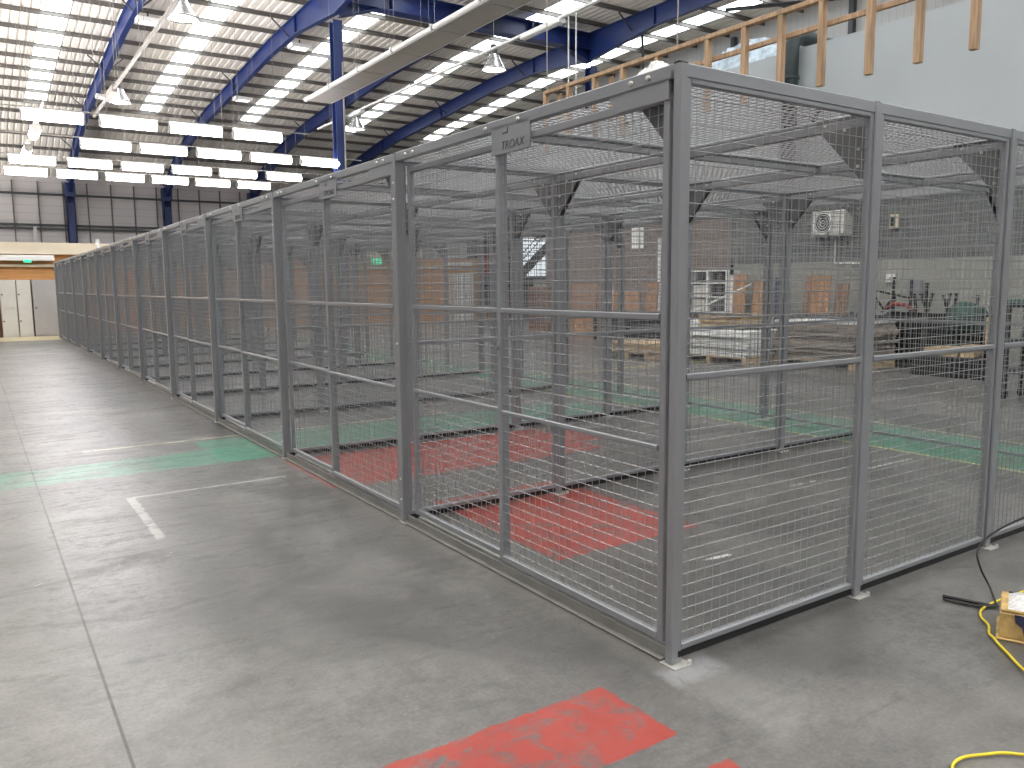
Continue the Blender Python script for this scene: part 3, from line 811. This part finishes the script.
for i, (x0, x1) in enumerate(((15.35, 15.85), (15.87, 16.35))):
    t = empty('storage_cupboard', (x0, 28.6, 0)); tag(t, 'tall white cupboard by the orange partition, %s of two' % ['left', 'right'][i], 'cupboard', 'white cupboards by the orange partition')
    MB().bbox(0, x1-x0, .02, .5, 0, 2.1, .01).build('body', 'lockw', t)
    d = MB().bbox(.02, x1-x0-.02, 0, .018, .05, 2.05).build('door', 'white', t); MB().box(.05, .07, -.03, -.001, 1.0, 1.2).build('handle', 'darkgrey', d)
b = MB(); b.box(15.2, 16.5, 28.95, 29.05, 2.42, 2.58); tag(b.build('white_sign_board', 'white'), 'long white board above the white cupboards', 'board')
t = empty('banner_stand', (17.3, 28.9, 0)); tag(t, 'tall narrow banner, red above and blue below, seen through the first cages', 'banner')
MB().bbox(-.2, .2, 0, .04, 2.0, 3.0).build('upper_panel', 'red', t); MB().bbox(-.2, .2, 0, .04, .6, 1.98).build('lower_panel', 'bluebox', t); MB().bbox(-.03, .03, .05, .09, 0, 3.0).build('pole', 'darkgrey', t)
t = empty('steel_staircase', (19.0, 28.7, 0)); tag(t, 'dark open steel staircase in front of the bright window', 'staircase')
for y in (0, .5):
    MB().bar((-.6, y, 1.4), (2.3, y, 3.9), .05, .2).build('stringer', 'black', t)
    MB().bar((-.3, y, 2.4), (1.6, y, 4.1), .04).build('handrail', 'black', t)
b = MB()
for i in range(11): b.box(-.45+i*.26, -.2+i*.26, 0, .5, 1.55+i*.225, 1.59+i*.225)
b.build('tread', 'darkgrey', t)
for x in (-.5, 2.2): MB().box(x, x+.1, .2, .3, 0, 1.5 if x < 0 else 3.8).build('support_leg', 'black', t)
for i, (x, z) in enumerate(((19.4, 1.8), (20.3, 1.8))):
    t = empty('grey_door_panel', (x, 28.3, 0)); tag(t, 'pale grey door leaf standing below the bright window, %s of two' % ['left', 'right'][i], 'door leaf', 'grey door leaves below the window')
    MB().bbox(0, .8, 0, .05, 0.0, z).build('leaf', 'lockg', t); MB().bbox(.08, .72, -.012, -.001, .2, z-.2).build('inset', 'lockw', t)

# ------------------------------------------------------------------ stored goods by the block wall
rnd = random.Random(11)
def pallet(parent, w, d, mat='ply'):
    b = MB()
    for i in range(7): b.box(i*(w-.1)/6, i*(w-.1)/6+.1, 0, d, .12, .142)
    for y in (0, d/2-.05, d-.1): b.box(0, w, y, y+.1, .02, .12)
    for y in (0, d/2-.05, d-.1): b.box(0, w, y, y+.1, 0, .02)
    b.build('pallet', mat, parent)
def stack(x, y, w, d, n, th, mat, label, cat='board stack', jit=.05, top=None, pal=True):
    t = empty('board_stack', (x, y, 0)); tag(t, label, cat)
    if pal: pallet(t, w, d)
    z = .143 if pal else 0
    for i in range(n):
        jx, jy = rnd.uniform(-jit, jit), rnd.uniform(-jit, jit)
        MB().bbox(jx, w+jx, jy, d+jy, z, z+th-.006, .004).build('board', mat if i < n-1 or not top else top, t)
        z += th
    return t, z
stack(10.6, 6.15, 1.3, 1.7, 16, .045, 'greyply', 'stack of grey brown boards on a pallet right of the white wrapped stack', jit=.06, top='whiteply')
stack(9.9, 7.95, 1.2, 1.9, 12, .042, 'whiteply', 'stack of white boards on a pallet seen through the first right fence panel', jit=.06)
stack(10.2, 8.35, 1.0, 1.1, 5, .05, 'ply', 'small stack of tan boards lying on the white board stack', jit=.03, pal=False)[0].location.z = .69
stack(9.2, 9.9, 1.2, 1.3, 4, .05, 'ply', 'low stack of tan boards on a pallet behind the corner post', jit=.04)
stack(11.95, 8.0, 1.1, 1.5, 6, .05, 'whiteply', 'white sheets stacked below the upright orange boards', jit=.05)[0]
stack(12.1, 10.2, 1.0, 1.6, 6, .09, 'whiteply', 'white panels stacked below the shelving with leaning boards', jit=.03)
def leaning(x, y, z, w, h, n, mat, label, cat='boards', lean=.08, th=.03):
    t = empty('leaning_boards', (x, y, z)); tag(t, label, cat)
    bw = w/n
    for i in range(n):
        b = MB(); yy = i*bw
        b.prism([(0, 0), (th, 0), (th+lean, h-rnd.uniform(0, .03)), (lean, h)], 1, yy+.004, yy+bw-.004)
        b.build('board', mat, t)
def rackshelf(x, y, w, d, z, label):
    t = empty('storage_bench', (x, y, 0)); tag(t, label, 'bench')
    MB().bbox(0, d, 0, w, z-.05, z, .006).build('top', 'darkgrey', t)
    for a in (0, d-.06):
        for c in (0, w-.06): MB().box(a, a+.06, c, c+.06, 0, z-.05).build('leg', 'black', t)
rackshelf(13.1, 8.1, 1.25, .9, .86, 'dark bench carrying the upright orange boards')
leaning(13.2, 8.52, .861, .45, .86, 3, 'oboard', 'bright orange boards standing upright against the block wall')
leaning(13.35, 8.98, .861, .30, .86, 2, 'brownb', 'mottled brown boards standing left of the bright orange boards')
leaning(13.3, 8.15, .861, .32, .66, 2, 'brownb', 'dark brown boards standing right of the bright orange boards')
rackshelf(13.2, 10.3, 2.7, .9, .80, 'dark bench below the shelving with leaning boards')
leaning(13.5, 11.06, .801, .40, .98, 2, 'oboard', 'tall orange board pair leaning beside the white shelf unit')
leaning(13.5, 10.42, .801, .42, .84, 2, 'oboard', 'shorter orange board pair leaning right of the white post')
leaning(13.5, 9.95, 0, .28, 1.68, 1, 'bluebox', 'blue panel standing right of the leaning orange boards')
t = empty('shelf_unit', (13.4, 11.55, .801)); tag(t, 'open white shelf unit holding dark boxes on the bench', 'shelf unit')
for y in (0, .62, 1.3): MB().box(0, .5, y, y+.05, 0, 1.1).build('upright', 'white', t)
for z in (.02, .4, .75, 1.06): MB().box(0, .5, .05, 1.3, z, z+.03).build('shelf', 'white', t)
MB().box(.47, .5, .05, 1.3, .05, 1.06).build('back', 'darkgrey', t)
for i, (y, z, w, h, m) in enumerate(((11.66, 1.24, .4, .26, 'black'), (11.62, .86, .45, .3, 'darkgrey'), (12.3, .86, .45, .3, 'lockw'), (12.28, 1.24, .42, .28, 'lockw'), (11.7, 1.59, .35, .22, 'black'))):
    b = MB().bbox(13.45, 13.8, y, y+w, z, z+h, .01)
    tag(b.build('storage_box', m), '%s box on the white shelf unit, %s' % ({'black': 'black', 'darkgrey': 'dark grey', 'lockw': 'pale'}[m], ['middle shelf right', 'lower shelf right', 'lower shelf left', 'middle shelf left', 'top shelf right'][i]), 'box', 'boxes on the white shelf unit')
t = empty('brown_screen', (13.6, 12.95, 0)); tag(t, 'narrow brown and black screen left of the white shelf unit', 'screen')
MB().bbox(0, .05, 0, .5, .0, 1.85).build('panel', 'brownb', t); MB().box(-.02, .07, .5, .54, 0, 1.9).build('frame', 'black', t)
t = empty('tripod_stand', (11.75, 9.95, 0)); tag(t, 'slim white and black pole standing in front of the orange boards', 'stand')
MB().tube([(0, 0, .0), (0, 0, 1.75)], .025, 8).build('pole', 'white', t); MB().tube([(0, 0, 1.75), (0, 0, 1.98)], .045, 8).build('head', 'black', t)
b = MB()
for a in (0, 2.1, 4.2): b.bar((0, 0, .35), (.3*math.cos(a), .3*math.sin(a), .01), .02)
b.build('leg', 'black', t)
b = MB().bar((12, 11.35, .9), (12.3, 9.85, 1.55), .035); tag(b.build('conduit_length', 'white'), 'long pale conduit length propped diagonally across the stored goods', 'pipe')
# left group
leaning(12.93, 16.05, .802, 1.35, .82, 4, 'brownb', 'wide brown boards stacked upright behind the divider post, upper row')
leaning(12.9, 16.0, .0, 1.5, .80, 4, 'oboard', 'wide orange boards stacked upright behind the divider post, lower row', lean=.02)
leaning(12.75, 14.05, .752, 1.2, .60, 4, 'oboard', 'low orange boards standing on the dark racking')
leaning(12.75, 13.35, .752, .45, .86, 2, 'oboard', 'tall orange boards just left of the corner post')
t = empty('pipe_rack', (12.25, 12.6, 0)); tag(t, 'low dark rack of stacked steel lengths left of the corner post', 'rack')
for x in (0, .8):
    for y in (0, 1.3, 2.68): MB().box(x, x+.07, y, y+.07, 0, .78).build('upright', 'black', t)
for z in (.1, .4, .7):
    MB().box(0, .87, 0, 2.75, z, z+.05).build('shelf', 'darkgrey', t)
b = MB()
for i in range(26):
    x = rnd.uniform(.1, .75); z = rnd.choice((.17, .47))+rnd.uniform(0, .15)
    b.tube([(x, rnd.uniform(.02, .2), z), (x, rnd.uniform(2.2, 2.6), z)], rnd.uniform(.012, .03), 6)
b.build('steel_length', 'darkgrey', t)
t = empty('red_brown_cabinet', (14.0, 19.4, 0)); tag(t, 'red brown cabinet standing beside the far end of the block wall', 'cabinet')
MB().bbox(-.5, .0, 0, .9, .0, 1.5).build('body', 'brownb', t); MB().bbox(-.515, -.501, .03, .43, .1, 1.45).build('door', 'brown', t); MB().bbox(-.515, -.501, .47, .87, .1, 1.45).build('door', 'brown', t)
# black scrap heap
t = empty('scrap_crate', (12.0, 4.95, 0)); tag(t, 'long black crate of dark steel offcuts before the pale blocks', 'crate')
for i in range(3): MB().box(0, .04, 0, 2.2, .08+i*.3, .33+i*.3).build('side_board', 'black', t)
for y in (0, .7, 1.4, 2.15): MB().box(-.03, 0, y, y+.07, 0, 1.0).build('batten', 'darkgrey', t)
MB().box(.04, 1.2, 0, 2.2, .08, .12).build('base', 'black', t)
MB().box(1.16, 1.2, 0, 2.2, .121, .95).build('back_board', 'black', t)
b = MB()
for i in range(60):
    y = rnd.uniform(0.1, 2.1); x = rnd.uniform(.1, 1.1); z = rnd.uniform(.2, .95)
    a = rnd.uniform(-.25, .25); ln = rnd.uniform(.3, .8)
    b.bar((x, max(.03, y-ln/2), z), (x+a, min(2.15, y+ln/2), min(1.02, z+rnd.uniform(-.08, .08))), .05, .06)
b.build('steel_offcut', 'black', t)
rods = [((12.9, 6.85, .95), (12.9, 6.85, 1.64)), ((12.9, 6.49, .95), (12.9, 6.49, 1.61)), ((12.9, 6.18, .95), (12.9, 6.18, 1.52)), ((12.7, 7.14, 1.40), (12.7, 6.25, 1.22)), ((12.7, 6.7, 1.3), (12.7, 6.95, .98)), ((12.7, 7.1, 1.25), (12.7, 6.9, 1.0)),
        ((12.6, 6.2, 1.0), (12.6, 6.25, 1.32)), ((12.6, 6.0, 1.0), (12.6, 6.12, 1.32)), ((12.6, 5.98, 1.0), (12.6, 5.9, 1.33)), ((12.6, 5.6, 1.0), (12.6, 5.7, 1.3)), ((12.6, 5.62, 1.0), (12.6, 5.58, 1.33)), ((12.6, 5.5, 1.0), (12.6, 5.46, 1.33)), ((12.6, 5.1, 1.0), (12.6, 5.08, 1.3))]
for i, (p, q) in enumerate(rods):
    b = MB().bar(p, q, .035)
    b.bar((q[0], q[1]-.03, q[2]), (q[0], q[1]+.03, q[2]), .03)
    b.bar((p[0], p[1], p[2]), (p[0]-.02, p[1]+.02, .5), .03)
    tag(b.build('steel_rod', 'black'), 'black steel rod sticking up out of the scrap crate, %s' % ['leftmost tall upright', 'second tall upright', 'third tall upright', 'long sloping', 'short sloping right', 'short sloping left', 'fourth upright', 'fifth upright', 'sixth upright', 'seventh upright', 'eighth upright', 'ninth upright', 'rightmost upright'][i], 'rod', 'steel rods in the scrap crate')
b = MB(); b.tube([(12.5, 6.75, 1.04), (12.5, 6.6, 1.14), (12.5, 6.35, 1.12), (12.5, 6.2, 1.02)], .04, 8); tag(b.build('red_hose', 'red', smooth=True), 'dull red bent hose lying on the black scrap', 'hose')
t = empty('tarpaulin_roll', (11.9, 4.5, .55)); tag(t, 'green tarpaulin roll bundled at the right end of the black crate', 'tarpaulin')
b = MB(); b.tube([(-.35, .05, .35), (-.3, .15, .36), (.0, .45, .40), (.4, .6, .38), (.7, .65, .38)], [.2, .27, .28, .27, .22], 14); b.build('roll', 'green', t, smooth=True)
b = lumpy(7, 6, .7, .8, .12, 4); b.build('loose_end', 'green', t, (-.4, -.05, -.18))
t = empty('timber_pile', (10.95, 3.92, 0)); tag(t, 'small pile of cream timber blocks below the green tarpaulin', 'timber pile')
for i, (y, z, w, h) in enumerate(((.62, .34, .28, .16), (.95, .34, .22, .14), (.35, .34, .22, .2), (.12, .5, .09, .5))):
    MB().bbox(0, .3, y, y+w, z, z+h, .02).build('block', 'ply', t)
MB().bbox(-.05, .35, .0, 1.35, 0, .33, .02).build('plinth', 'black', t)
t = empty('wheeled_trolley', (9.0, 1.9, 0)); tag(t, 'dark trolley with a pale green top beyond the rightmost fence post', 'trolley')
MB().bbox(0, .6, 0, 1.1, 1.22, 1.32, .03).build('top', 'green', t)
for y in (.05, 1.0):
    for x in (.03, .5): MB().box(x, x+.05, y, y+.05, .14, 1.22).build('leg', 'black', t)
for z in (.35, .75): MB().box(0, .6, .05, 1.05, z, z+.06).build('shelf', 'darkgrey', t)
b = MB()
for y in (.08, 1.02):
    for x in (.05, .52):
        w = MB(); w.lathe([(.03, -.02), (.07, -.02), (.07, .02), (.03, .02)], 14); b.add([(x+x_, y+z_, .07+y_) for x_, y_, z_ in w.v], w.f)
b.build('castor', 'black', t)
# ------------------------------------------------------------------ foreground right
t = empty('wooden_crate', (1.375, -.63, 0), -1.15); tag(t, 'worn yellow wooden crate with torn blue wrapping at the right edge', 'crate')
b = MB()
b.bbox(0, .40, 0, .035, .012, .125, .004); b.bbox(0, .40, .22, .255, .012, .125, .004); b.bbox(0, .035, .036, .219, .012, .125, .004)
b.build('side', 'yblock', t)
b = MB(); b.bbox(-.01, .42, -.01, .265, 0, .011); b.build('base', 'yblock', t)
MB().bbox(.005, .39, .005, .25, .126, .14, .004).build('lid', 'yblock', t)
b = MB(); b.prism([(.055, .125), (.15, .12), (.16, .03), (.10, .018), (.085, .07), (.06, .09)], 1, -.006, -.001); b.build('blue_wrapping', 'navy', t)
lumpy(10, 8, .36, .24, .05, 8).build('crumpled_plastic', 'plastic', t, (.03, .01, .141))
b = MB()
b = MB(); prof = []
vs = []
for j in range(9):
    z = .19+.34*j/8
    for i in range(10):
        a = 2*math.pi*i/10; rr = .055+.02*math.sin(j*2.1+i*1.7)
        vs.append((.2+rr*math.cos(a)*1.2+.008*j, .12+rr*math.sin(a), z))
fs = [(j*10+i, j*10+(i+1) % 10, (j+1)*10+(i+1) % 10, (j+1)*10+i) for j in range(8) for i in range(10)]+[tuple(range(80, 90))]
b.add(vs, fs); b.build('plastic_film', 'plastic', t)

def spline(pts, n=10):
    out = []; P = [Vector(p) for p in pts]
    for i in range(len(P)-1):
        p0 = P[max(i-1, 0)]; p1 = P[i]; p2 = P[i+1]; p3 = P[min(i+2, len(P)-1)]
        for k in range(n):
            s = k/n
            out.append(.5*((2*p1)+(-p0+p2)*s+(2*p0-5*p1+4*p2-p3)*s*s+(-p0+3*p1-3*p2+p3)*s**3))
    out.append(P[-1]); return out

b = MB().tube(spline([(.97, -1.10, .012), (1.12, -.86, .012), (1.235, -.735, .012), (1.30, -.665, .012), (1.345, -.625, .012), (1.375, -.592, .012), (1.45, -.555, .012), (1.7, -.43, .012), (2.6, -.5, .012)]), .0055, 8)
tag(b.build('power_cable', 'yellow', smooth=True), 'yellow cable curling round the wooden crate', 'cable')
b = MB().tube(spline([(.18, -1.10, .012), (.23, -1.03, .012), (.31, -1.015, .012), (.40, -1.05, .012), (.48, -1.10, .012), (.6, -1.25, .012)]), .0055, 8)
tag(b.build('power_cable', 'yellow', smooth=True), 'yellow cable looping in at the bottom edge of the photo', 'cable')
b = MB().tube(spline([(1.60, -.265, .012), (1.63, -.36, .012), (1.67, -.43, .014), (1.73, -.46, .012)]), .012, 8, flat=.4)
b.tube(spline([(1.615, -.255, .02), (1.65, -.35, .02), (1.70, -.45, .014)]), .008, 6)
tag(b.build('black_strap', 'black', smooth=True), 'flat black strap end lying on the floor beside the crate', 'strap')
b = MB().tube(spline([(1.72, -.46, .015), (1.90, -.34, .03), (1.88, -.30, .12), (1.90, -.27, .20), (2.02, -.27, .26), (2.25, -.30, .31), (2.6, -.4, .38)]), .0055, 6)
tag(b.build('black_cable', 'black', smooth=True), 'thin black cable arching up from the strap in front of the right fence', 'cable')

# ------------------------------------------------------------------ light
w = bpy.data.worlds.new('world'); SC.world = w; w.use_nodes = True
bg = w.node_tree.nodes['Background']; bg.inputs['Color'].default_value = (1.0, .975, .95, 1); bg.inputs['Strength'].default_value = 1.0
nt = w.node_tree
tc = nt.nodes.new('ShaderNodeTexCoord'); sx = nt.nodes.new('ShaderNodeSeparateXYZ'); nt.links.new(tc.outputs['Generated'], sx.inputs[0])
# dim sky; bright lower fill added to light the roof through sides left open
k_ = mth(nt, 'MULTIPLY', mth(nt, 'SUBTRACT', -.24, sx.outputs[2], clamp=True), 12, clamp=True)
nt.links.new(mix(nt, k_, (.30, .305, .315), (12, 11.5, 11)), bg.inputs['Color'])

SC.view_settings.view_transform = 'Standard'; SC.view_settings.look = 'None'
SC.view_settings.exposure = 0; SC.view_settings.gamma = 1; SC.view_settings.use_curve_mapping = False
